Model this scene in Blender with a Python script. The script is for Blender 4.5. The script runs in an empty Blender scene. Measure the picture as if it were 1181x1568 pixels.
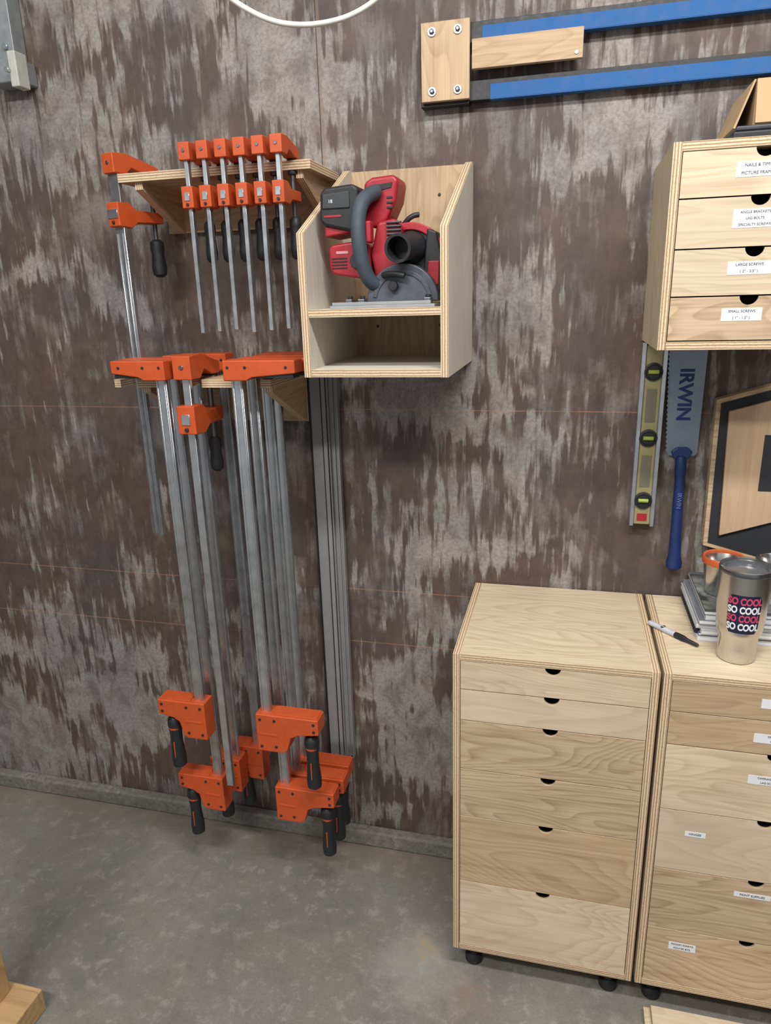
import bpy, bmesh, math, random
from mathutils import Vector, Matrix
random.seed(4)
SC=bpy.context.scene
COL=bpy.context.collection
try:
    SC.view_settings.view_transform='Standard'; SC.view_settings.look='None'
except Exception: pass

# ---------------------------------------------------------------- node helpers
def lin(r,g,b):
    f=lambda c:(c/255/12.92) if c/255<=.04045 else ((c/255+.055)/1.055)**2.4
    return (f(r),f(g),f(b),1)
def NN(nt,t,ins={},**props):
    n=nt.nodes.new(t)
    for k,v in props.items(): setattr(n,k,v)
    for k,v in ins.items():
        if isinstance(v,bpy.types.NodeSocket): nt.links.new(v,n.inputs[k])
        else: n.inputs[k].default_value=v
    return n
def MA(nt,op,a,b=0.0,c=0.0,clamp=False):
    n=NN(nt,'ShaderNodeMath',{0:a,1:b,2:c},operation=op,use_clamp=clamp); return n.outputs[0]
def VM(nt,op,a,b):
    return NN(nt,'ShaderNodeVectorMath',{0:a,1:b},operation=op).outputs[0]
def MIX(nt,f,a,b,mode='MIX'):
    n=nt.nodes.new('ShaderNodeMix'); n.data_type='RGBA'; n.blend_type=mode
    for i,v in ((0,f),(6,a),(7,b)):
        if isinstance(v,bpy.types.NodeSocket): nt.links.new(v,n.inputs[i])
        else: n.inputs[i].default_value=v
    return n.outputs[2]
def MR(nt,v,a,b,c=0.,d=1.):
    n=NN(nt,'ShaderNodeMapRange',{0:v,1:a,2:b,3:c,4:d}); n.clamp=True; return n.outputs[0]
def NO(nt,vec,scale,detail=2,rough=.5,dist=0.):
    return NN(nt,'ShaderNodeTexNoise',{'Vector':vec,'Scale':scale,'Detail':detail,'Roughness':rough,'Distortion':dist}).outputs['Fac']
def newmat(name):
    m=bpy.data.materials.new(name); m.use_nodes=True; nt=m.node_tree
    return m,nt,nt.nodes['Principled BSDF']
def bump(nt,b,h,strength=.2,dist=.002):
    n=NN(nt,'ShaderNodeBump',{'Strength':strength,'Distance':dist,'Height':h}); nt.links.new(n.outputs[0],b.inputs['Normal'])
MC={}
def plain(name,col,rough=.5,metal=0.,var=.08,scale=60,coat=0):
    if name in MC: return MC[name]
    m,nt,b=newmat(name)
    tc=NN(nt,'ShaderNodeTexCoord').outputs['Object']
    n=NO(nt,tc,scale,3)
    f=MR(nt,n,.3,.7,1-var,1+var)
    c=NN(nt,'ShaderNodeVectorMath',{0:col[:3],'Scale':f},operation='SCALE').outputs[0]
    nt.links.new(c,b.inputs['Base Color'])
    nt.links.new(MR(nt,n,.3,.7,rough*.85,min(1,rough*1.15)),b.inputs['Roughness'])
    b.inputs['Metallic'].default_value=metal
    if coat: b.inputs['Coat Weight'].default_value=coat
    MC[name]=m; return m
def wood(name,base,dark,axis,ring=26,fib=.35,ringamt=.55):
    key=name+'_'+axis
    if key in MC: return MC[key]
    m,nt,b=newmat(key)
    tc=NN(nt,'ShaderNodeTexCoord').outputs['Object']
    oi=NN(nt,'ShaderNodeObjectInfo').outputs['Random']
    off=NN(nt,'ShaderNodeVectorMath',{0:(13.,7.,5.),'Scale':oi},operation='SCALE').outputs[0]
    p=VM(nt,'ADD',tc,off)
    i='xyz'.index(axis)
    s1=[6.5]*3; s1[i]=1.5
    s2=[260.]*3; s2[i]=7.
    s4=[70.]*3; s4[i]=3.
    n1=NO(nt,VM(nt,'MULTIPLY',p,tuple(s1)),1.,2,.45,.5)
    r=MA(nt,'FRACT',MA(nt,'MULTIPLY',n1,float(ring)))
    rr=MA(nt,'POWER',r,2.2)
    rr=MA(nt,'MULTIPLY',rr,MR(nt,r,.90,1.,1.,0.))
    n2=NO(nt,VM(nt,'MULTIPLY',p,tuple(s2)),1.,2,.6)
    n4=NO(nt,VM(nt,'MULTIPLY',p,tuple(s4)),1.,2,.6)
    n3=NO(nt,p,5.,2)
    f=MA(nt,'ADD',MA(nt,'MULTIPLY',rr,ringamt),MA(nt,'MULTIPLY',MR(nt,n2,.4,.75),fib))
    f=MA(nt,'ADD',f,MA(nt,'MULTIPLY',MR(nt,n4,.45,.75),fib),clamp=True)
    c=MIX(nt,f,base,dark)
    v=MA(nt,'MULTIPLY',MR(nt,oi,0,1,.9,1.05),MR(nt,n3,.3,.7,.93,1.05))
    c=NN(nt,'ShaderNodeVectorMath',{0:c,'Scale':v},operation='SCALE').outputs[0]
    nt.links.new(c,b.inputs['Base Color']); b.inputs['Roughness'].default_value=.6
    b.inputs['Specular IOR Level'].default_value=.3
    MC[key]=m; return m
def plyedge(axis):
    key='plywood_edge_'+axis
    if key in MC: return MC[key]
    m,nt,b=newmat(key)
    tc=NN(nt,'ShaderNodeTexCoord').outputs['Object']
    s=NN(nt,'ShaderNodeSeparateXYZ',{0:tc}).outputs['xyz'.index(axis)]
    n=NO(nt,tc,40,2)
    a=MA(nt,'ADD',MA(nt,'MULTIPLY',s,2*math.pi/.0052),MA(nt,'MULTIPLY',n,1.5))
    f=MR(nt,MA(nt,'SINE',a),-.2,.5)
    n2=NO(nt,tc,300,2)
    c=MIX(nt,f,lin(219,199,168),lin(166,134,100))
    c=MIX(nt,MR(nt,n2,.5,.8,0,.4),c,lin(110,84,62))
    nt.links.new(c,b.inputs['Base Color']); b.inputs['Roughness'].default_value=.75
    MC[key]=m; return m

BIRCH=lambda a:wood('birch_veneer',lin(219,202,174),lin(182,154,122),a,22,.28,.45)
OAK=lambda a:wood('oak_veneer',lin(204,180,149),lin(152,122,92),a,28,.36,.55)
MAPLE=lambda a:wood('maple_veneer',lin(216,199,172),lin(187,160,130),a,17,.22,.4)
PALE=lambda a:wood('pale_ply',lin(218,212,200),lin(194,183,164),a,14,.25,.3)
TAN=lambda a:wood('tan_ply',lin(198,172,139),lin(156,126,96),a,22,.33,.45)
ORANGE=plain('orange_paint',lin(192,80,36),.45,0,.06,50)
BLACKP=plain('black_plastic',lin(32,33,36),.5,0,.15,80)
SLATE=plain('slate_rubber',lin(62,70,80),.65)
RED=plain('red_plastic',lin(160,32,44),.42,0,.06)
ZINC=plain('zinc_steel',lin(194,198,202),.3,.9,.14,30)
STEEL=plain('dark_steel',lin(120,122,126),.35,.9,.15,40)
ALU=plain('grey_aluminium',lin(150,152,154),.5,.3,.06,30)
WHITE=plain('white_paper',lin(226,228,232),.6,0,.02)
INK=plain('black_ink',lin(40,40,48),.7,0,.02)
SHADE=plain('interior_shade',lin(22,17,14),.95)  # near-black colour stands in for the shade inside the drawers
BLUE=plain('blue_tape',lin(34,92,154),.7,0,.1,40)
CAST=plain('grey_cast',lin(84,88,96),.45,.3,.1)

# ---------------------------------------------------------------- geometry helpers
class G:
    def __init__(s,name,o):
        s.r=bpy.data.objects.new(name,None); s.r.empty_display_size=.05
        s.o=Vector(o); s.r.location=s.o; COL.objects.link(s.r)
    def put(s,ob,c):
        ob.parent=s.r; ob.location=Vector(c)-s.o; COL.objects.link(ob) if ob.name not in COL.objects else None
        return ob
    def mesh(s,name,verts,faces,mats,mi=None,bevel=0,smooth=False,seg=2,center=None):
        vs=[Vector(v) for v in verts]
        if center is None:
            c=Vector([(min(v[i] for v in vs)+max(v[i] for v in vs))/2 for i in range(3)])
        else: c=Vector(center)
        me=bpy.data.meshes.new(name); me.from_pydata([v-c for v in vs],[],faces)
        if not isinstance(mats,(list,tuple)): mats=[mats]
        for m in mats: me.materials.append(m)
        if mi:
            for p,i in zip(me.polygons,mi): p.material_index=i
        bm=bmesh.new(); bm.from_mesh(me); bmesh.ops.recalc_face_normals(bm,faces=bm.faces); bm.to_mesh(me); bm.free()
        if smooth:
            for p in me.polygons: p.use_smooth=True
            try: me.set_sharp_from_angle(angle=math.radians(40))
            except Exception: pass
        ob=bpy.data.objects.new(name,me); s.put(ob,c)
        if bevel:
            b=ob.modifiers.new('bevel','BEVEL'); b.width=bevel; b.segments=seg; b.limit_method='ANGLE'; b.angle_limit=math.radians(35)
            for p in me.polygons: p.use_smooth=True
            try: me.set_sharp_from_angle(angle=math.radians(50))
            except Exception: pass
            if seg>=2: b.harden_normals=True
        return ob
    def box(s,name,x,y,z,mat,bevel=0,seg=2):
        v=[(a,b,c) for a in x for b in y for c in z]
        f=[(0,1,3,2),(4,5,7,6),(0,1,5,4),(2,3,7,6),(0,2,6,4),(1,3,7,5)]
        return s.mesh(name,v,f,mat,bevel=bevel,seg=seg)
    def panel(s,name,x,y,z,facefn,grain=None):
        d=[abs(x[1]-x[0]),abs(y[1]-y[0]),abs(z[1]-z[0])]
        t=d.index(min(d)); g=grain or 'xyz'[d.index(max(d))]
        v=[(a,b,c) for a in x for b in y for c in z]
        f=[(0,1,3,2),(4,5,7,6),(0,1,5,4),(2,3,7,6),(0,2,6,4),(1,3,7,5)]
        ax=[0,0,1,1,2,2]
        return s.mesh(name,v,f,[facefn(g),plyedge('xyz'[t])],[0 if a==t else 1 for a in ax],bevel=.0007,seg=1)
    def prism(s,name,pts,axis,a0,a1,mats,bevel=0,smooth=False,seg=2):
        i='xyz'.index(axis)
        def mk(p,a):
            q=list(p); q.insert(i,a); return tuple(q)
        n=len(pts); v=[mk(p,a0) for p in pts]+[mk(p,a1) for p in pts]
        f=[tuple(range(n)),tuple(range(n,2*n))]+[(k,(k+1)%n,(k+1)%n+n,k+n) for k in range(n)]
        mi=[0,0]+[1]*n if isinstance(mats,(list,tuple)) else None
        return s.mesh(name,v,f,mats,mi,bevel,smooth,seg)
    def lathe(s,name,p0,p1,prof,mat,seg=28,caps=True):
        p0=Vector(p0);p1=Vector(p1);d=(p1-p0).normalized()
        a=d.orthogonal().normalized(); b=d.cross(a)
        v=[];f=[]
        for r,t in prof:
            for k in range(seg):
                th=2*math.pi*k/seg; v.append(p0+d*t+(a*math.cos(th)+b*math.sin(th))*r)
        for j in range(len(prof)-1):
            for k in range(seg):
                f.append((j*seg+k,j*seg+(k+1)%seg,(j+1)*seg+(k+1)%seg,(j+1)*seg+k))
        if caps:
            f.append(tuple(range(seg))); f.append(tuple(range((len(prof)-1)*seg,len(prof)*seg)))
        return s.mesh(name,v,f,mat,smooth=True)
    def cyl(s,name,p0,p1,r,mat,seg=24,ch=0):
        L=(Vector(p1)-Vector(p0)).length
        ch=min(ch or r*.12,L*.3)
        return s.lathe(name,p0,p1,[(r-ch,0),(r,ch),(r,L-ch),(r-ch,L)],mat,seg)
    def tube(s,name,pts,r,mat,res=8):
        cu=bpy.data.curves.new(name,'CURVE'); cu.dimensions='3D'; cu.bevel_depth=r; cu.bevel_resolution=5; cu.use_fill_caps=True
        sp=cu.splines.new('NURBS'); sp.points.add(len(pts)-1); c=Vector(pts[0])
        for q,p in zip(sp.points,pts): q.co=(*(Vector(p)-c),1)
        sp.order_u=3; sp.use_endpoint_u=True; sp.resolution_u=res
        cu.materials.append(mat); ob=bpy.data.objects.new(name,cu); return s.put(ob,c)
    def text(s,name,body,loc,size,mat,rot=(math.pi/2,0,0),ext=.0002,bold=0):
        cu=bpy.data.curves.new(name,'FONT'); cu.body=body; cu.size=size; cu.extrude=ext; cu.align_x='CENTER'; cu.align_y='CENTER'
        cu.offset=bold; cu.materials.append(mat)
        ob=bpy.data.objects.new(name,cu); ob.rotation_euler=rot; return s.put(ob,loc)

# ---------------------------------------------------------------- room
def wall_mat():
    m,nt,b=newmat('weathered_form_panel')
    tc=NN(nt,'ShaderNodeTexCoord').outputs['Object']
    sp=NN(nt,'ShaderNodeSeparateXYZ',{0:tc}); x,z=sp.outputs[0],sp.outputs[2]
    def comb(a,c): return NN(nt,'ShaderNodeCombineXYZ',{0:a,1:0.,2:c}).outputs[0]
    mul=lambda a,k:MA(nt,'MULTIPLY',a,k)
    add=lambda a,k:MA(nt,'ADD',a,k)
    streak=NO(nt,comb(mul(x,52.),mul(z,6.5)),1.,2,.5,.1)
    streak2=NO(nt,comb(add(mul(x,140.),5.),mul(z,18.)),1.,3,.6,.1)
    patch=NO(nt,comb(mul(x,4.2),mul(z,4.6)),1.,3,.55,.5)
    big=NO(nt,comb(add(mul(x,1.3),3.7),mul(z,1.3)),1.,2,.5)
    st=add(mul(MA(nt,'SUBTRACT',streak,.5),.62),mul(MA(nt,'SUBTRACT',streak2,.5),.30))
    v=add(add(patch,st),mul(MA(nt,'SUBTRACT',big,.5),.7))
    m1=MR(nt,v,.52,.61)
    patchb=NO(nt,comb(add(mul(x,8.),11.),mul(z,7.)),1.,4,.6,.4)
    m2=MR(nt,add(patchb,mul(st,.9)),.5,.68,0,.42)
    sc=NO(nt,tc,120.,5,.78)
    cl=NO(nt,comb(mul(x,16.),mul(z,11.)),1.,5,.65,.4)
    m1=MA(nt,'MULTIPLY',m1,MA(nt,'MULTIPLY',MR(nt,sc,.38,.56,.55,1.),MR(nt,cl,.38,.56,.45,1.)))
    mask=MA(nt,'MAXIMUM',mul(m1,.92),MA(nt,'MULTIPLY',m2,MR(nt,sc,.36,.56,.5,1.)))
    rb=NO(nt,comb(mul(x,4.),mul(z,3.)),1.,4,.6)
    base=MIX(nt,MR(nt,rb,.38,.62),lin(95,76,67),lin(82,74,73))
    base=MIX(nt,MR(nt,NO(nt,comb(mul(x,30.),mul(z,16.)),1.,5,.75),.42,.66,0,.6),base,lin(66,55,51))
    base=MIX(nt,MR(nt,NO(nt,comb(mul(x,9.),mul(z,9.)),1.,4,.6),.52,.66,0,.45),base,lin(112,92,80))
    light=MIX(nt,MR(nt,rb,.36,.6),lin(164,158,151),lin(147,144,143))
    c=MIX(nt,mask,base,light)
    c=MIX(nt,MR(nt,NO(nt,tc,38.,4,.7),.64,.74,0,.5),c,lin(62,51,47))
    dx=add(x,.565)
    c=MIX(nt,MR(nt,MA(nt,'ABSOLUTE',add(dx,-.004)),.003,.006,.5,0.),c,lin(134,112,92))
    c=MIX(nt,MR(nt,MA(nt,'ABSOLUTE',dx),.0007,.0016,.9,0.),c,lin(44,36,33))
    for zz in (1.318,.828,.67):
        dz=MA(nt,'ABSOLUTE',MA(nt,'SUBTRACT',z,zz))
        k=MA(nt,'MULTIPLY',MR(nt,dz,.0004,.0016,.6,0.),MR(nt,NO(nt,comb(mul(x,7.),zz),1.,3),.3,.55,.15,1.))
        c=MIX(nt,k,c,lin(186,124,100))
    nt.links.new(c,b.inputs['Base Color']); b.inputs['Roughness'].default_value=.6
    b.inputs['Specular IOR Level'].default_value=.4
    bump(nt,b,add(mask,sc),.15,.001)
    return m
def floor_mat(name,curb=False):
    m,nt,b=newmat(name)
    tc=NN(nt,'ShaderNodeTexCoord').outputs['Object']
    n1=NO(nt,tc,2.2,4,.6,.3); n2=NO(nt,tc,24.,6,.74,.3); n3=NO(nt,tc,170.,4,.75); n4=NO(nt,tc,6.,5,.6,.4)
    c=MIX(nt,MR(nt,n1,.35,.65),lin(122,120,115),lin(142,139,132))
    c=MIX(nt,MR(nt,n4,.45,.65,0,.4),c,lin(136,128,116))
    c=MIX(nt,MR(nt,n4,.45,.32,0,.3),c,lin(110,109,107))
    c=MIX(nt,MR(nt,n2,.53,.63,0,.5),c,lin(166,163,155))
    c=MIX(nt,MR(nt,n2,.46,.34,0,.35),c,lin(104,102,99))
    c=MIX(nt,MR(nt,n3,.38,.68,0,.35),c,lin(94,92,90))
    if not curb:
        nc=NN(nt,'ShaderNodeVectorMath',{0:NN(nt,'ShaderNodeTexNoise',{'Vector':tc,'Scale':16.,'Detail':8.,'Roughness':.82}).outputs['Color'],'Scale':.3},operation='SCALE').outputs[0]
        dd=VM(nt,'ADD',tc,nc)
        for (px,py,r,col,k) in ((-.28,-.38,.15,(166,164,158),.5),(-.29,-.34,.055,(172,146,108),.5),(-.16,-.43,.07,(150,124,106),.45)):
            d=NN(nt,'ShaderNodeVectorMath',{0:dd,1:(px+.15,py+.15,.15)},operation='DISTANCE').outputs['Value']
            c=MIX(nt,MR(nt,d,r*.3,r,k,0.),c,lin(*col))
        y=NN(nt,'ShaderNodeSeparateXYZ',{0:dd}).outputs[1]
        c=MIX(nt,MR(nt,y,-.02,.14,0,.5),c,lin(126,110,96))
    else:
        c=MIX(nt,MR(nt,NO(nt,tc,60.,4,.7),.45,.65,0,.6),c,lin(92,88,82))
    nt.links.new(c,b.inputs['Base Color'])
    if curb: b.inputs['Roughness'].default_value=.9; b.inputs['Specular IOR Level'].default_value=.2
    else: nt.links.new(MR(nt,n2,.3,.7,.32,.52),b.inputs['Roughness'])
    bump(nt,b,MA(nt,'ADD',n3,n2),.5 if curb else .12,.003 if curb else .002)
    return m
def slab(name,x,y,z,mat):
    v=[(a,b,c) for a in x for b in y for c in z]
    f=[(0,1,3,2),(4,5,7,6),(0,1,5,4),(2,3,7,6),(0,2,6,4),(1,3,7,5)]
    me=bpy.data.meshes.new(name); me.from_pydata(v,[],f); me.materials.append(mat)
    bm=bmesh.new(); bm.from_mesh(me); bmesh.ops.recalc_face_normals(bm,faces=bm.faces); bm.to_mesh(me); bm.free()
    ob=bpy.data.objects.new(name,me); COL.objects.link(ob); return ob
WM=wall_mat()
slab('wall_back',(-3.2,2.6),(0,.12),(.0,3.1),WM)
slab('unseen_wall_left',(-3.32,-3.2),(-3.6,.12),(.0,3.1),WM)  # out of view, added to put darker bands in metal reflections
slab('unseen_wall_right',(2.6,2.72),(-3.6,.12),(.0,3.1),WM)  # unseen counterpart, also added for the reflections in tumbler and bars
slab('floor',(-3.2,2.6),(-3.6,.0),(-.1,0),floor_mat('concrete_floor'))
cb=slab('baseboard_back',(-3.2,2.6),(-.034,.0),(0,.052),floor_mat('concrete_curb',True))
bv=cb.modifiers.new('b','BEVEL'); bv.width=.007; bv.segments=3

# ---------------------------------------------------------------- drawer cabinets
def front(g,name,x0,x1,z0,z1,y,th,fn,notch_r,grain='x'):
    cx=(x0+x1)/2; pts=[(x0,z0),(x1,z0),(x1,z1)]
    n=14; pts+= [(cx+notch_r*math.cos(math.pi*k/n), z1-notch_r*.95*math.sin(math.pi*k/n)) for k in range(n+1)]
    pts.append((x0,z1))
    return g.prism(name,pts,'y',y,y+th,[fn(grain),plyedge('y')])
def label(g,name,cx,cz,w,h,y,lines):
    g.box(name,(cx-w/2,cx+w/2),(y-.0006,y+.0001),(cz-h/2,cz+h/2),WHITE)
    n=len(lines); s=h/n*.72
    for i,l in enumerate(lines):
        g.text(name+'_text_%d'%i,l,(cx,y-.0008,cz+h/2-(i+.5)*h/n),s*.8,INK)
def cabinet(name,x0,x1,yf,yb,z0,z1,bounds,fns,side,t=.015,feet=True,notch=.0155,labels=()):
    g=G(name,((x0+x1)/2,(yf+yb)/2,0 if feet else z0))
    g.panel('side_left',(x0,x0+t),(yf,yb),(z0,z1),side,'z')
    g.panel('side_right',(x1-t,x1),(yf,yb),(z0,z1),side,'z')
    g.panel('top',(x0+t,x1-t),(yf,yb),(z1-t,z1),side,'x')
    g.panel('bottom',(x0+t,x1-t),(yf,yb),(z0,z0+t),side,'x')
    g.panel('back',(x0+t,x1-t),(yb-.006,yb),(z0+t,z1-t),side,'z')
    for i in range(len(bounds)-1):
        zt,zb=bounds[i],bounds[i+1]
        a,b_=x0+t+.0015,x1-t-.0015
        front(g,'drawer_front_%d'%(i+1),a,b_,zb+.0012,zt-.0012,yf+.001,.005,fns[i%len(fns)],notch)
        g.box('drawer_shade_body_%d'%(i+1),(a+.004,b_-.004),(yf+.0075,yb-.01),(zb+.004,zt-.024),SHADE)  # solid drawer block, coloured dark as the shaded hollow behind the front
        g.box('drawer_shade_back_%d'%(i+1),(a+.004,b_-.004),(yf+.03,yb-.01),(zt-.024,zt-.004),SHADE)  # dark filler block, painted as shade behind the finger notch
    for i,(cx,cz,w_,h_,ln) in enumerate(labels):
        label(g,'label_%d'%(i+1),cx,cz,w_,h_,yf+.001,ln)
    if feet:
        for i,(fx,fy) in enumerate(((x0+.045,yf+.05),(x1-.045,yf+.05),(x0+.045,yb-.05),(x1-.045,yb-.05))):
            g.lathe('foot_%d'%(i+1),(fx,fy,0),(fx,fy,1),[(.018,0),(.021,.004),(.021,.02),(.012,.024),(.012,.05),(.024,.054),(.024,z0)],BLACKP)
    return g
cabinet('drawer_cabinet',-.203,.206,-.389,-.004,.08,.872,
    [.857,.789,.714,.592,.4675,.286,.095],[BIRCH,MAPLE,OAK,OAK,TAN,BIRCH],BIRCH)
cabinet('drawer_cabinet',.213,.645,-.389,-.004,.08,.872,
    [.857,.789,.714,.559,.409,.249,.095],[TAN,TAN,BIRCH,MAPLE,OAK,OAK],BIRCH,
    labels=[(.425,.826,.07,.02,['ASSORTED','HARDWARE']),(.42,.75,.07,.02,['DRIVERS','BITS']),(.425,.655,.08,.02,['CARRIAGE BOLTS','LAG SCREWS']),(.302,.505,.04,.012,['HINGES']),(.425,.372,.07,.012,['PAINT SUPPLIES']),(.303,.205,.055,.02,['POCKET SCREWS','ROUTER BITS'])])
cabinet('wall_drawer_cabinet',.160,.451,-.293,-.003,1.479,1.824,
    [1.809,1.734,1.652,1.572,1.495],[BIRCH,MAPLE,BIRCH,OAK],BIRCH,feet=False,
    labels=[(.300,1.775,.075,.024,['NAILS & TIMING','PICTURE FRAMING']),(.300,1.698,.07,.03,['ANGLE BRACKETS','LAG BOLTS','SPECIALTY SCREWS']),(.300,1.618,.07,.022,['LARGE SCREWS','( 2" - 3.5" )']),(.296,1.54,.066,.022,['SMALL SCREWS','( 1" - 1.5" )'])])

# ---------------------------------------------------------------- saw box
g=G('saw_storage_box',(-.3625,-.175,1.437))
sp=[(0-.003,1.437),(-.003,1.861),(-.022,1.861),(-.35,1.707),(-.35,1.437)]
g.prism('side_left',sp,'x',-.508,-.493,[PALE('z'),plyedge('x')])
g.prism('side_right',sp,'x',-.232,-.217,[PALE('z'),plyedge('x')])
g.panel('back',(-.493,-.232),(-.018,-.003),(1.452,1.858),TAN,'z')
g.panel('bottom',(-.493,-.232),(-.35,-.018),(1.437,1.452),PALE,'x')
g.panel('shelf',(-.493,-.232),(-.35,-.018),(1.552,1.567),PALE,'x')
for i,(x,z) in enumerate(((-.44,1.84),(-.29,1.80),(-.29,1.52),(-.44,1.52))):
    g.cyl('screw_%d'%i,(x,-.0182,z),(x,-.0195,z),.0035,BLACKP,10)

# ---------------------------------------------------------------- circular saw
def circular_saw():
    ox,oy,oz=-.354,-.215,1.567
    g=G('circular_saw',(ox,oy,oz))
    B=lambda n,x,y,z,m,b=.003:g.box(n,(ox+x[0],ox+x[1]),(oy+y[0],oy+y[1]),(oz+z[0],oz+z[1]),m,b)
    Pr=lambda n,pts,y,m,b=.004,seg=3:g.prism(n,[(ox+a,oz+c) for a,c in pts],'y',oy+y[0],oy+y[1],m,b,seg=seg)
    V=lambda a,b,c:(ox+a,oy+b,oz+c)
    CH=plain('charcoal_plastic',lin(52,54,58),.5)
    B('base_plate',(-.10,.108),(-.118,.10),(0,.006),ALU,.001)
    B('base_lip',(-.095,.10),(-.118,-.106),(.006,.012),ALU,.001)
    for k,xx in enumerate((-.07,-.045,.085)):
        B('base_bracket_%d'%k,(xx,xx+.014),(-.112,-.085),(.006,.018),STEEL,.002)
        g.cyl('base_screw_%d'%k,V(xx+.007,-.098,.018),V(xx+.007,-.098,.023),.005,BLACKP,12)
    B('bevel_scale',(-.095,-.03),(-.104,-.096),(.006,.010),plain('scale_blue_grey',lin(150,170,190),.4,.3),.001)
    arc=lambda cx,cz,r,a0,a1,n=16:[(cx+r*math.cos(math.radians(a0+(a1-a0)*k/n)),cz+r*math.sin(math.radians(a0+(a1-a0)*k/n))) for k in range(n+1)]
    Pr('lower_guard',arc(.036,.010,.072,0,180),(-.075,-.035),CAST,.003)
    Pr('lower_guard_rib',arc(.036,.010,.060,10,170)+arc(.036,.010,.052,170,10),(-.0775,-.073),CAST,.001)
    Pr('upper_guard',arc(.046,.090,.066,-60,200,22),(-.035,.02),CH,.006)
    Pr('guard_band',arc(.046,.090,.068,5,120,14)+arc(.046,.090,.054,120,5,14),(-.042,.0),RED,.002)
    Pr('side_cover',[(.070,.02),(.108,.02),(.111,.09),(.100,.138),(.082,.145),(.076,.09)],(-.05,.0),BLACKP,.004)
    Pr('side_cover_accent',[(.080,.04),(.104,.04),(.106,.085),(.084,.085)],(-.0525,-.048),RED,.002)
    Pr('gearcase',[(-.02,.05),(.03,.06),(.035,.15),(.02,.165),(-.015,.16),(-.03,.10)],(-.06,.05),RED,.007)
    for k in range(5):
        B('heat_fin_%d'%k,(.004,.034),(-.066,-.058),(.128+.007*k,.131+.007*k),CAST,.0008)
    Pr('motor_housing',[(-.115,.075),(-.108,.066),(-.045,.055),(-.03,.065),(-.03,.118),(-.05,.128),(-.108,.122),(-.116,.115)],(-.06,.06),RED,.01)
    for k in range(4):
        B('motor_vent_%d'%k,(-.110,-.078),(-.0612,-.058),(.076+.006*k,.079+.006*k),BLACKP,.0008)
    B('motor_badge',(-.1,-.075),(-.0612,-.058),(.104,.109),plain('pale_badge',lin(200,150,150),.4),.0005)
    g.cyl('motor_cap',V(-.055,-.058,.09),V(-.055,-.066,.09),.016,CH,20)
    Pr('rear_housing',[(-.055,.16),(-.045,.235),(-.03,.243),(.015,.246),(.024,.235),(.018,.20),(.0,.165),(-.025,.15)],(-.035,.045),RED,.01)
    Pr('housing_vent',[(-.03,.215),(.01,.222),(.012,.232),(-.03,.228)],(-.0365,-.034),BLACKP,.001)
    for k in range(3):
        B('housing_slot_%d'%k,(.0,.012),(-.0368,-.034),(.185+.009*k,.189+.009*k),BLACKP,.0006)
    Pr('battery_pack',[(-.125,.165),(-.122,.215),(-.112,.224),(-.055,.228),(-.045,.22),(-.045,.15),(-.06,.142),(-.115,.155)],(-.08,.02),BLACKP,.008)
    Pr('battery_ridge',[(-.118,.185),(-.116,.212),(-.062,.216),(-.062,.185)],(-.083,-.078),CH,.003)
    Pr('battery_foot',[(-.118,.135),(-.062,.142),(-.045,.15),(-.045,.163),(-.118,.155)],(-.072,.02),RED,.004)
    g.text('battery_label','18',V(-.100,-.0835,.198),.009,WHITE)
    Pr('battery_stripe',[(-.115,.17),(-.08,.170),(-.08,.174),(-.115,.174)],(-.0812,-.079),RED,.0005)
    g.tube('main_handle',[V(-.02,-.04,.215),V(-.035,-.075,.205),V(-.043,-.095,.17),V(-.042,-.10,.12),V(-.036,-.09,.07),V(-.022,-.07,.04),V(.0,-.05,.045)],.0145,SLATE)
    B('trigger',(-.03,-.018),(-.095,-.07),(.12,.16),RED,.004)
    g.lathe('dust_port',V(.05,-.03,.112),V(.036,-.13,.106),[(.03,0),(.03,.02),(.024,.03),(.024,.075),(.0265,.077),(.0265,.087),(.021,.087),(.020,.045),(.0,.045)],BLACKP,caps=False)
    g.cyl('arbor_cap',V(.070,-.044,.05),V(.070,-.054,.05),.014,STEEL)
    g.tube('depth_lever',[V(.0,-.08,.06),V(.02,-.09,.066),V(.045,-.092,.058)],.006,BLACKP)
    g.cyl('guard_knob',V(.02,-.076,.04),V(.02,-.088,.04),.009,BLACKP)
    g.tube('blade_lever',[V(.03,-.02,.155),V(.045,-.03,.172),V(.06,-.02,.172)],.005,BLACKP)
circular_saw()

# ---------------------------------------------------------------- clamp racks
g=G('clamp_rack',(-.745,-.1,1.747))
g.panel('shelf',(-.972,-.525),(-.20,-.003),(1.842,1.860),TAN,'x')
g.panel('back_plate',(-.965,-.525),(-.018,-.003),(1.750,1.842),TAN,'x')
for nm,a,b in (('gusset_left',-.937,-.919),('gusset_right',-.56,-.545)):
    g.prism(nm,[(-.018,1.842),(-.19,1.842),(-.19,1.827),(-.03,1.752),(-.018,1.752)],'x',a,b,[TAN('y'),plyedge('x')])
g=G('clamp_rack',(-.82,-.1,1.29))
yf=-.24
slots=[(-1.006,-.962,-.155),(-.895,-.845,-.05),(-.832,-.798,-.05),(-.702,-.655,-.045)]
pts=[(-1.022,-.003),(-1.022,yf)]
for a,b,d in slots: pts+=[(a,yf),(a,d),(b,d),(b,yf)]
pts+=[(-.63,yf),(-.63,-.003)]
g.prism('shelf',pts,'z',1.402,1.42,[TAN('x'),plyedge('z')])
g.panel('back_plate',(-1.0,-.63),(-.018,-.003),(1.29,1.402),TAN,'x')
for i,x in enumerate((-.945,-.641)):
    g.prism('gusset_%d'%i,[(-.018,1.402),(-.23,1.402),(-.23,1.39),(-.03,1.294),(-.018,1.294)],'x',x-.009,x+.009,[TAN('y'),plyedge('x')])

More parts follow.
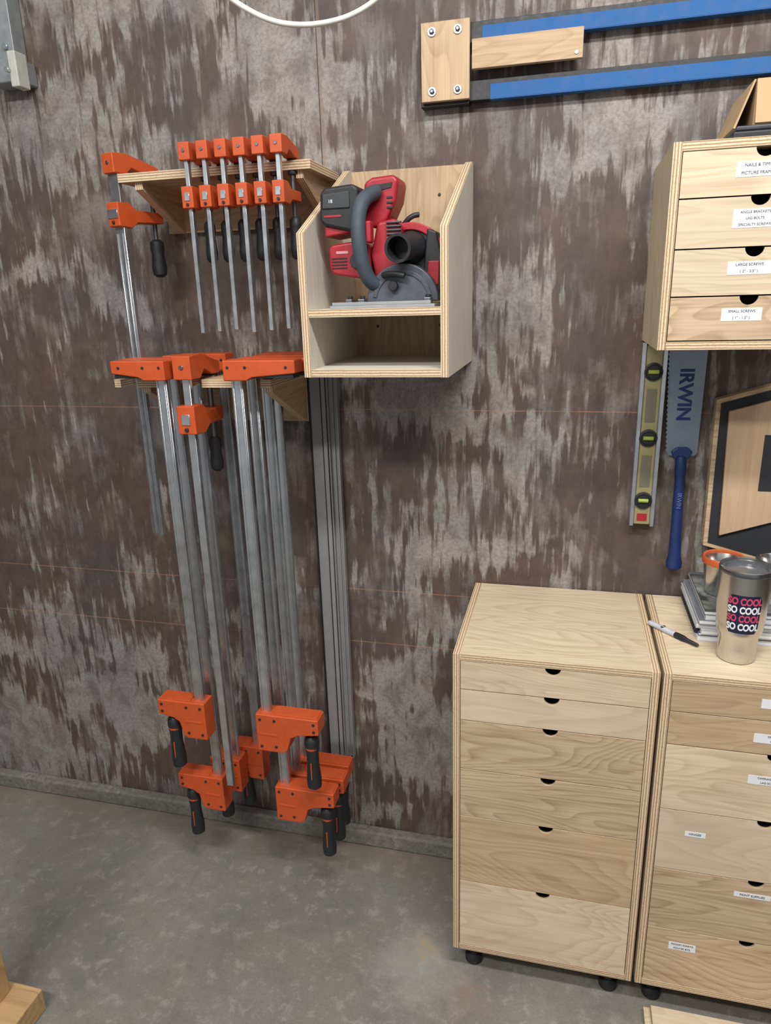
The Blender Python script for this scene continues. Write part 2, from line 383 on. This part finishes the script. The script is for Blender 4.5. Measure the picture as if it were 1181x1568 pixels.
# ---------------------------------------------------------------- F clamps
def handle(g,p0,p1,r,name='handle'):
    L=(Vector(p1)-Vector(p0)).length
    g.lathe(name,p0,p1,[(r*.55,0),(r*.95,.006),(r,.02),(r*.86,L*.4),(r*1.05,L*.75),(r*.95,L-.006),(r*.5,L)],BLACKP,12)
def fclamp(name,X,y0,zfix,zslide,zend,reach=.07,w=.026,bw=.009,bd=.012,sc=1.,hl=.085,hr=.0105,barmat=ZINC,rot=0):
    g=G(name,(X,y0,zend))
    s=sc; t=y0+reach
    g.box('bar',(X-bw/2,X+bw/2),(y0-bd/2,y0+bd/2),(zend,zfix+.012*s),barmat,.0008,1)
    if bw>.02:
        for k,xx in enumerate((-.28,.28)):
            g.box('bar_flange_%d'%k,(X+bw*xx-.002,X+bw*xx+.002),(y0-bd/2-.003,y0-bd/2),(zend,zslide-.04),barmat,.0006,1)
    g.prism('fixed_jaw',[(y0-.013*s,zfix-.014*s),(y0-.013*s,zfix+.02*s),(y0+.02*s,zfix+.022*s),(t+.012*s,zfix+.006*s),(t+.012*s,zfix-.012*s),(t-.012*s,zfix-.012*s),(y0+.03*s,zfix-.002),(y0+.015*s,zfix-.014*s)],'x',X-w/2,X+w/2,ORANGE,.0025)
    g.cyl('fixed_pad',(X,t,zfix-.012*s),(X,t,zfix-.016*s),.010*s,BLACKP,16)
    g.cyl('fixed_pin',(X,y0-.0145*s,zfix+.004*s),(X,y0-.012*s,zfix+.004*s),.0035*s,STEEL,10)
    g.prism('sliding_jaw',[(y0-.015*s,zslide-.022*s),(y0-.015*s,zslide+.02*s),(y0+.012*s,zslide+.02*s),(y0+.03*s,zslide+.008*s),(t+.011*s,zslide+.008*s),(t+.011*s,zslide-.012*s),(y0+.03*s,zslide-.014*s),(y0+.015*s,zslide-.024*s)],'x',X-w/2,X+w/2,ORANGE,.0025)
    g.box('sliding_plate',(X-bw/2-.001,X+bw/2+.001),(y0-.0165*s,y0-.0155*s+.003),(zslide-.008*s,zslide+.008*s),ZINC,.0005,1)
    g.cyl('sliding_rivet',(X,y0-.018*s,zslide-.015*s),(X,y0-.014*s,zslide-.015*s),.003*s,BLACKP,10)
    g.cyl('screw',(X,t,zslide-.05*s),(X,t,zslide+.04*s),.0045*s,STEEL,12)
    g.cyl('screw_pad',(X,t,zslide+.04*s),(X,t,zslide+.048*s),.010*s,BLACKP,16)
    handle(g,(X,t,zslide-.04*s),(X,t,zslide-.04*s-hl),hr)
    g.r.rotation_euler=(0,0,rot)
    return g
for i,X in enumerate((-.767,-.727,-.687,-.647,-.607,-.568)):
    fclamp('f_clamp',X,-.262,1.876,1.794,1.523+.003*(i%3),reach=.072,hr=.0125)
fclamp('f_clamp',-.986,-.188,1.879,1.780,1.025,reach=.10,w=.036,bw=.030,bd=.010,sc=1.2,hl=.085,hr=.0165,rot=math.radians(-16))
fclamp('f_clamp',-.814,-.275,1.446,1.338,.36,reach=.10,w=.044,bw=.018,bd=.012,sc=1.5,hl=.085,hr=.0155)

# ---------------------------------------------------------------- parallel clamps
def pclamp(name,Xb,yc,d,ztop,zj,zend,jl=.12,back=.022,bw=.026,th=.048):
    g=G(name,(Xb,yc,zend)); X=lambda a:Xb+d*a
    y0,y1=yc-th/2,yc+th/2
    g.box('bar',(Xb-bw/2,Xb+bw/2),(yc-.0055,yc+.0055),(zend,ztop-.02),ZINC,.001,1)
    for k,xx in enumerate((-.0085,.0085)):
        g.box('bar_ridge_%d'%k,(Xb+xx-.002,Xb+xx+.002),(yc-.0085,yc-.005),(zend,ztop-.03),ZINC,.0005,1)
    g.prism('fixed_jaw',[(X(-back),ztop),(X(jl),ztop),(X(jl),ztop-.028),(X(.045),ztop-.036),(X(.03),ztop-.043),(X(-back),ztop-.043)],'y',y0,y1,ORANGE,.003)
    g.box('fixed_face',(min(X(.02),X(jl-.006)),max(X(.02),X(jl-.006))),(y0+.004,y1-.004),(ztop-.038,ztop-.03),BLACKP,.001)
    g.prism('moving_jaw',[(X(-back),zj),(X(jl),zj),(X(jl),zj-.042),(X(jl*.62),zj-.05),(X(jl*.48),zj-.06),(X(jl*.40),zj-.098),(X(jl*.3),zj-.105),(X(-back),zj-.105)],'y',y0,y1,ORANGE,.003)
    g.prism('moving_rib',[(X(-.012),zj-.052),(X(.035),zj-.052),(X(.035),zj-.058),(X(-.012),zj-.058)],'y',y0-.0012,y0+.002,ORANGE,.0006)
    g.box('jaw_face',(min(X(.02),X(jl-.004)),max(X(.02),X(jl-.004))),(y0+.006,y1-.003),(zj-.001,zj+.0025),ORANGE,.001)
    for k,(a,b) in enumerate(((-.010,.09),(.028,.088),(.028,.014),(jl-.012,.012),(jl-.012,.032),(-.010,.014))):
        g.cyl('bolt_%d'%k,(X(a),y0-.002,zj-b),(X(a),y0+.002,zj-b),.0036,BLACKP,12)
    for k,a in enumerate((-.01,.03,jl-.02)):
        g.cyl('head_bolt_%d'%k,(X(a),y0-.0015,ztop-.015),(X(a),y0+.002,ztop-.015),.0032,BLACKP,12)
    hx=X(jl-.028)
    g.cyl('spindle',(hx,yc,zj-.03),(hx,yc,zj-.08),.006,STEEL,12)
    g.lathe('handle',(hx,yc,zj-.06),(hx,yc,zj-.21),[(.011,0),(.017,.006),(.019,.02),(.0155,.05),(.015,.08),(.019,.125),(.018,.146),(.009,.15)],BLACKP,14)
    g.lathe('handle_band',(hx,yc-.001,zj-.085),(hx,yc-.001,zj-.2),[(.0165,0),(.0172,.004),(.0168,.008),(.0160,.010)],ORANGE,14)
    g.box('handle_stripe',(hx-.0014,hx+.0014),(yc-.0180,yc-.012),(zj-.19,zj-.13),ORANGE,.001)
    return g
ZT=1.468
pclamp('parallel_clamp',-.870,-.285,-1,ZT,.618,.515,jl=.110)
pclamp('parallel_clamp',-.876,-.227,-1,ZT,.350,.247,jl=.112)
pclamp('parallel_clamp',-.862,-.150,-1,ZT,.355,.252,jl=.07)
pclamp('parallel_clamp',-.815,-.098,-1,ZT,.365,.262,jl=.07)
pclamp('parallel_clamp',-.687,-.285,1,ZT,.610,.508,jl=.142)
pclamp('parallel_clamp',-.678,-.230,1,ZT,.355,.252,jl=.142)
pclamp('parallel_clamp',-.672,-.165,1,ZT,.350,.25,jl=.142)
pclamp('parallel_clamp',-.676,-.105,1,ZT,.350,.25,jl=.142)

# ---------------------------------------------------------------- guide rail
g=G('guide_rail',(-.59,-.02,.3))
RAIL=plain('rail_grey',lin(142,142,143),.55,.15,.05,30)
g.box('base',(-.625,-.550),(-.014,-.006),(.30,1.43),RAIL,.0005,1)
g.box('flat_band',(-.623,-.596),(-.018,-.0135),(.30,1.43),RAIL,.0005,1)
g.box('rubber_strip',(-.629,-.624),(-.017,-.007),(.30,1.43),BLACKP)
g.box('slide_strip',(-.596,-.592),(-.0165,-.0138),(.30,1.43),BLACKP)
for i,(a,b,h) in enumerate(((-.590,-.587,.012),(-.577,-.574,.012),(-.565,-.562,.006),(-.553,-.550,.01))):
    g.box('rib_%d'%i,(a,b),(-.014-h,-.014),(.30,1.43),RAIL,.0004,1)
g.box('groove_cap',(-.590,-.580),(-.028,-.025),(.30,1.43),RAIL,.0004,1)

# ---------------------------------------------------------------- straightedge jig
g=G('straightedge_jig',(-.27,-.02,1.976))
g.box('back_plate',(-.327,-.224),(-.028,-.004),(1.972,2.124),BLACKP,.001)
g.panel('cover_plate',(-.323,-.222),(-.042,-.028),(1.979,2.124),TAN,'z')
for i,(x,z) in enumerate(((-.300,2.106),(-.246,2.106),(-.300,1.997),(-.246,1.997))):
    g.cyl('washer_%d'%i,(x,-.0425,z),(x,-.0445,z),.009,ZINC,20)
    g.lathe('bolt_%d'%i,(x,-.0445,z),(x,-.05,z),[(.0055,0),(.0055,.003),(.003,.005)],STEEL,6)
for i,z in enumerate((1.978,2.085)):
    g.box('rail_%d'%i,(-.224,1.2),(-.026,-.004),(z-.001,z+.036),BLACKP,.001)
    g.box('blue_tape_%d'%i,(-.198+.018*(1-i),1.2),(-.0275,-.0255),(z,z+.027),BLUE,.0005)
    g.box('blue_tape_under_%d'%i,(-.198+.018*(1-i),1.2),(-.0275,-.006),(z-.0016,z),BLUE,.0003)
g.panel('spacer_board',(-.217,.004),(-.042,-.028),(2.032,2.086),TAN,'x')
g.cyl('spacer_screw',(-.008,-.0415,2.042),(-.008,-.0435,2.042),.004,ZINC,12)

# ---------------------------------------------------------------- level
GOLD=plain('green_gold_paint',lin(160,152,108),.4,.3)
g=G('spirit_level',(.187,-.02,1.056))
g.box('web',(.168,.206),(-.028,-.002),(1.06,1.47),ALU,.001)
g.box('flange_left',(.160,.169),(-.034,-.003),(1.056,1.476),ZINC,.001)
g.box('flange_right',(.205,.214),(-.034,-.003),(1.056,1.476),ZINC,.001)
g.box('face_panel',(.170,.204),(-.030,-.027),(1.06,1.47),GOLD,.001)
SG=plain('slot_grey',lin(112,110,92),.5)
g.box('slot_1',(.176,.198),(-.0312,-.0295),(1.30,1.375),SG,.003)
g.box('slot_2',(.176,.198),(-.0312,-.0295),(1.15,1.225),SG,.003)
VIAL=plain('vial_green',lin(150,168,70),.15)
for i,z in enumerate((1.4125,1.2645,1.118)):
    g.lathe('vial_ring_%d'%i,(.187,-.029,z),(.187,-.04,z),[(.020,0),(.020,.005),(.016,.006),(.0145,.002)],BLACKP,28,caps=False)
    g.cyl('vial_back_%d'%i,(.187,-.029,z),(.187,-.0315,z),.0155,BLACKP,24)
    g.cyl('vial_%d'%i,(.176,-.034,z),(.198,-.034,z),.0045,VIAL,12)
g.box('red_label',(.176,.198),(-.0312,-.029),(1.068,1.086),RED,.0005)

# ---------------------------------------------------------------- hand saw
g=G('hand_saw',(.262,-.02,.95))
SAWB=plain('saw_blade_steel',lin(128,138,152),.35,.6,.1,20)
HB=plain('blue_handle',lin(26,46,96),.45)
pts=[(.297,1.474),(.218,1.474)]
n=24
for k in range(n):
    f=k/n; pts.append((.218+.013*f,1.474-.245*f)); pts.append((.2155+.013*f,1.474-.245*(f+.5/n)))
pts+=[(.231,1.229),(.236,1.222),(.29,1.222),(.296,1.228)]
g.prism('blade',pts,'y',-.0125,-.0115,SAWB)
g.prism('collar',[(.24,1.232),(.252,1.242),(.275,1.242),(.286,1.232),(.279,1.215),(.247,1.215)],'y',-.02,-.006,HB,.003)
g.lathe('handle',(.262,-.019,1.222),(.269,-.019,.95),[(.009,0),(.012,.01),(.0125,.03),(.0105,.06),(.0115,.12),(.0125,.18),(.014,.24),(.018,.255),(.0175,.268),(.008,.275)],HB,18)
g.text('blade_text','IRWIN',(.258,-.0135,1.36),.040,plain('deep_blue_ink',lin(22,40,104),.5),rot=(math.pi/2,math.pi/2,0),bold=.0012)
g.text('handle_text','IRWIN',(.2645,-.0318,1.12),.013,plain('pale_blue_ink',lin(90,116,170),.5),rot=(math.pi/2,math.pi/2,0))

# ---------------------------------------------------------------- hexagonal sign
g=G('hexagonal_wall_sign',(.53,-.02,1.0))
OUT=[(.322,1.352),(.53,1.415),(.738,1.352),(.735,1.015),(.53,.962),(.326,1.015)]
def inset(P,k):
    cx=sum(p[0] for p in P)/len(P);cz=sum(p[1] for p in P)/len(P)
    return [(cx+(x-cx)*k,cz+(z-cz)*k) for x,z in P]
g.prism('wood_rim',OUT,'y',-.03,-.003,OAK('x'),.0015)
FELT=plain('black_felt',lin(40,42,48),.8)
g.prism('black_field',inset(OUT,.955),'y',-.0315,-.028,FELT,.0005)
SIGNW=wood('sign_veneer',lin(206,176,144),lin(176,142,112),'z',8,.3,.25)
g.prism('inlay',[(.348,1.328),(.53,1.382),(.712,1.328),(.705,1.044),(.62,1.044),(.59,1.12),(.53,1.12),(.4617,1.081),(.356,1.044)],'y',-.040,-.031,SIGNW,.001)
g.box('inlay_window',(.424,.64),(-.0408,-.038),(1.152,1.278),FELT,.0003)

# ---------------------------------------------------------------- cardboard box on wall cabinet
CARD=plain('cardboard',lin(186,156,118),.8,0,.05,25)
g=G('cardboard_box',(.38,-.15,1.846))
g.box('body',(.292,.50),(-.23,-.05),(1.848,1.922),CARD,.001)
g.prism('flap_left',[(.291,1.922),(.288,1.922),(.262,1.85),(.265,1.848)],'y',-.23,-.05,CARD)
g.prism('flap_front',[(-.231,1.922),(-.234,1.922),(-.25,1.852),(-.247,1.85)],'x',.292,.5,CARD)
g.box('packing_tape',(.38,.42),(-.2307,-.23),(1.85,1.922),plain('brown_tape',lin(170,130,80),.3),0)
g=G('tablet_case',(.35,-.16,1.824))
g.box('case',(.255,.45),(-.27,-.04),(1.825,1.838),BLACKP,.004)
g.box('cover',(.26,.45),(-.268,-.045),(1.838,1.846),plain('dark_case',lin(58,60,66),.4),.003)

# ---------------------------------------------------------------- bench-top items
TOP=.872
g=G('stainless_tumbler',(.357,-.296,TOP))
ST=plain('brushed_stainless',lin(205,203,200),.24,1.,.02,30)
c=(.357,-.296,TOP)
g.lathe('body',c,(c[0],c[1],TOP+1),[(0,.0005),(.030,.0005),(.034,.002),(.0355,.006),(.036,.03),(.0365,.05),(.0405,.06),(.0425,.066),(.0445,.09),(.0465,.13),(.048,.19),(.048,.198),(.0465,.199),(.045,.192),(.043,.12),(.03,.02),(0,.02)],ST,48,caps=False)
g.lathe('rim_band',(c[0],c[1],TOP+.188),(c[0],c[1],TOP+1),[(.0482,0),(.0488,.002),(.0488,.006),(.0482,.008)],STEEL,48,caps=False)
g.lathe('lid',(c[0],c[1],TOP+.186),(c[0],c[1],TOP+1),[(.0445,0),(.0445,.006),(.039,.008),(.038,.002),(0,.002)],plain('smoke_lid',lin(96,98,102),.15),36)
NAVY=plain('navy_vinyl',lin(26,30,58),.4); PINK=plain('pink_vinyl',lin(196,70,100),.4)
def cylpatch(g,name,cx,cy,rz,th0,th1,z0,z1,mat,dr):
    v=[];f=[];n=20;m=8
    for j in range(m+1):
        z=z0+(z1-z0)*j/m
        e=min(j,m-j); k0=.12 if e==0 else .0
        for k in range(n+1):
            th=th0+k0+(th1-th0-2*k0)*k/n; r=rz(z)+dr; v.append((cx+r*math.sin(th),cy-r*math.cos(th),z))
    for j in range(m):
        for k in range(n): a=j*(n+1)+k; f.append((a,a+1,a+n+2,a+n+1))
    return g.mesh(name,v,f,mat,smooth=True)
def rz(z):
    t=z-TOP
    pr=[(.0365,.05),(.0405,.06),(.0425,.066),(.0445,.09),(.0465,.13),(.048,.19)]
    for (r0,t0),(r1,t1) in zip(pr,pr[1:]):
        if t0<=t<=t1: return r0+(r1-r0)*(t-t0)/(t1-t0)
    return .047
A0=-.12
cylpatch(g,'sticker',c[0],c[1],rz,A0-.66,A0+.66,TOP+.072,TOP+.152,NAVY,.0006)
def curvetext(g,name,body,size,zc,mat,dr):
    cu=bpy.data.curves.new(name,'FONT'); cu.body=body; cu.size=size; cu.align_x='CENTER'; cu.align_y='CENTER'; cu.offset=.0006
    tmp=bpy.data.objects.new('tmp',cu); COL.objects.link(tmp)
    dg=bpy.context.evaluated_depsgraph_get(); me=bpy.data.meshes.new_from_object(tmp.evaluated_get(dg))
    v=[];f=[]
    for q in me.vertices:
        z=zc+q.co.y*1.45; r=rz(z)+dr; th=A0+q.co.x/.046; v.append((c[0]+r*math.sin(th),c[1]-r*math.cos(th),z))
    for p in me.polygons: f.append(tuple(p.vertices))
    bpy.data.objects.remove(tmp)
    if v: g.mesh(name,v,f,mat)
for i,(zz,mt) in enumerate(((.140,PINK),(.122,WHITE),(.104,PINK),(.086,WHITE))):
    curvetext(g,'sticker_text_%d'%i,'SO COOL',.0134,TOP+zz,mt,.0012)
g=G('magazine_stack',(.40,-.14,TOP))
random.seed(3)
zz=TOP+.0005
cols=[(210,212,216),(60,90,140),(205,202,195),(180,185,194),(120,124,130),(196,200,206),(80,84,90)]
for i in range(7):
    th=(.011,.007,.009,.012,.010,.011,.009)[i]; dx=random.uniform(-.006,.010); dy=random.uniform(-.006,.006)
    x0,x1,y0,y1=.296+dx,.50+dx,-.236+dy,-.012
    g.box('pages_%d'%i,(x0+.001,x1),(y0+.001,y1-.001),(zz+.0008,zz+th-.0008),WHITE,.0006,1)
    mt=plain('cover_%d'%i,lin(*cols[i]),.35)
    g.box('cover_low_%d'%i,(x0,x1),(y0,y1),(zz,zz+.0008),mt)
    g.box('cover_top_%d'%i,(x0,x1),(y0,y1),(zz+th-.0008,zz+th),mt)
    zz+=th
m,nt,b=newmat('photo_cover'); tcc=NN(nt,'ShaderNodeTexCoord').outputs['Object']
nt.links.new(MIX(nt,MR(nt,NO(nt,tcc,14.,5,.6),.4,.6),lin(52,60,58),lin(160,164,160)),b.inputs['Base Color']); b.inputs['Roughness'].default_value=.25
g.box('cover_photo',(.305,.495),(-.225,-.03),(zz,zz+.0006),m)
for k in range(16):
    y=-.225+k*.0125
    g.lathe('coil_%02d'%k,(.294,y,TOP+.018),(.294,y+.002,TOP+.018),[(.0055,0),(.0065,.0007),(.0055,.0014)],BLACKP,12)
ZM=zz+.0008
g=G('steel_cup',(.352,-.13,ZM))
CO=plain('orange_lid',lin(190,92,48),.4)
g.lathe('cup',(.352,-.13,ZM),(.352,-.13,2),[(.030,0),(.033,.003),(.041,.078),(.043,.081),(.0405,.083),(.037,.078),(.028,.008),(0,.008)],ST,32,caps=False)
g.lathe('rim',(.352,-.13,ZM+.070),(.352,-.13,2),[(.0415,0),(.0435,.001),(.0445,.012),(.042,.016),(.038,.014),(.037,.004)],CO,32,caps=False)
g=G('steel_cup',(.458,-.12,ZM))
g.lathe('cup',(.458,-.12,ZM),(.458,-.12,2),[(.028,0),(.031,.003),(.038,.076),(.0395,.08),(.0375,.081),(.034,.076),(.026,.008),(0,.008)],ST,32,caps=False)
g.lathe('rim',(.458,-.12,ZM+.076),(.458,-.12,2),[(.0395,0),(.0405,.002),(.0395,.006),(.037,.006)],STEEL,32,caps=False)
g=G('marker_pen',(.2475,-.224,TOP))
a=Vector((.203,-.176,TOP+.0065)); bb=Vector((.292,-.272,TOP+.0065)); d=(bb-a).normalized()
g.lathe('barrel',a,bb,[(.003,0),(.0055,.003),(.006,.01),(.006,.075)],plain('grey_barrel',lin(190,194,200),.35),18)
g.lathe('cap',a+d*.072,bb,[(.0062,0),(.0066,.003),(.0066,.02),(.0045,.03),(.0035,.055),(.002,.058)],BLACKP,18)
g.box('marking',(.225,.235),(-.21,-.2),(TOP+.0115,TOP+.0122),INK)

# ---------------------------------------------------------------- cable, conduit bracket
g=G('power_cable',(-.41,-.5,2.0))
g.tube('cord',[(-.98,-.55,2.75),(-.80,-.52,2.36),(-.60,-.5,2.09),(-.495,-.5,2.010),(-.41,-.5,1.989),(-.315,-.5,2.0),(-.225,-.5,2.07),(-.06,-.48,2.35),(.04,-.45,2.75)],.0042,plain('white_cable',lin(216,214,206),.4),16)
PVC=plain('galvanised_bracket',lin(150,156,158),.5,.4)
g=G('conduit_bracket',(-1.30,-.06,2.1))
g.box('strut',(-1.36,-1.305),(-.045,-.002),(2.145,2.7),PVC,.002)
g.box('foot_plate',(-1.38,-1.285),(-.065,-.002),(2.10,2.15),PVC,.004)
g.box('lip',(-1.30,-1.278),(-.08,-.04),(2.085,2.16),plain('bracket_white',lin(190,190,180),.5),.003)
g.cyl('screw_1',(-1.325,-.045,2.18),(-1.325,-.052,2.18),.007,ZINC,8)
g.cyl('screw_2',(-1.30,-.08,2.12),(-1.30,-.09,2.12),.006,ZINC,8)

# ---------------------------------------------------------------- timber
g=G('workbench_leg',(-1.24,-.75,0))
PINE=lambda a:wood('pine',lin(198,166,120),lin(156,116,76),a,16,.3,.5)
g.box('post',(-1.29,-1.195),(-.80,-.71),(.062,.9),PINE('z'),.003)
g.box('foot_runner',(-1.40,-1.125),(-.95,-.69),(.0,.062),PINE('x'),.004)
g=G('plywood_offcut',(.5,-.55,0))
g.panel('sheet_low',(.236,.85),(-.75,-.392),(0,.018),BIRCH,'x')
g.panel('sheet_top',(.25,.85),(-.75,-.40),(.018,.036),MAPLE,'x')

# ---------------------------------------------------------------- lights, world, camera
def area(name,loc,sx,sy,p,rot=(0,0,0),col=(1,.98,.95)):
    l=bpy.data.lights.new(name,'AREA'); l.shape='RECTANGLE'; l.size=sx; l.size_y=sy; l.energy=p; l.color=col
    o=bpy.data.objects.new(name,l); o.location=loc; o.rotation_euler=rot; COL.objects.link(o)
area('shop_light_strip',(.45,-1.5,2.95),1.2,.14,50,(math.radians(16),0,0))
area('shop_light_strip_rear',(-.9,-2.4,2.95),1.2,.14,48,(math.radians(24),0,0))
wd=bpy.data.worlds.new('w'); SC.world=wd; wd.use_nodes=True
wd.node_tree.nodes['Background'].inputs[0].default_value=(.96,.98,1,1); wd.node_tree.nodes['Background'].inputs[1].default_value=.44
cd=bpy.data.cameras.new('camera'); cam=bpy.data.objects.new('camera',cd); COL.objects.link(cam)
cd.sensor_fit='VERTICAL'; cd.sensor_height=36; cd.lens=24.8; cd.clip_start=.02
M=Matrix(((.9697,-.0447,.2394),(.2419,.2913,-.9254),(-.0283,.9555,.2935)))
cam.matrix_world=Matrix.Translation((0,-1.70,1.59))@M.to_quaternion().to_matrix().to_4x4()
SC.camera=cam
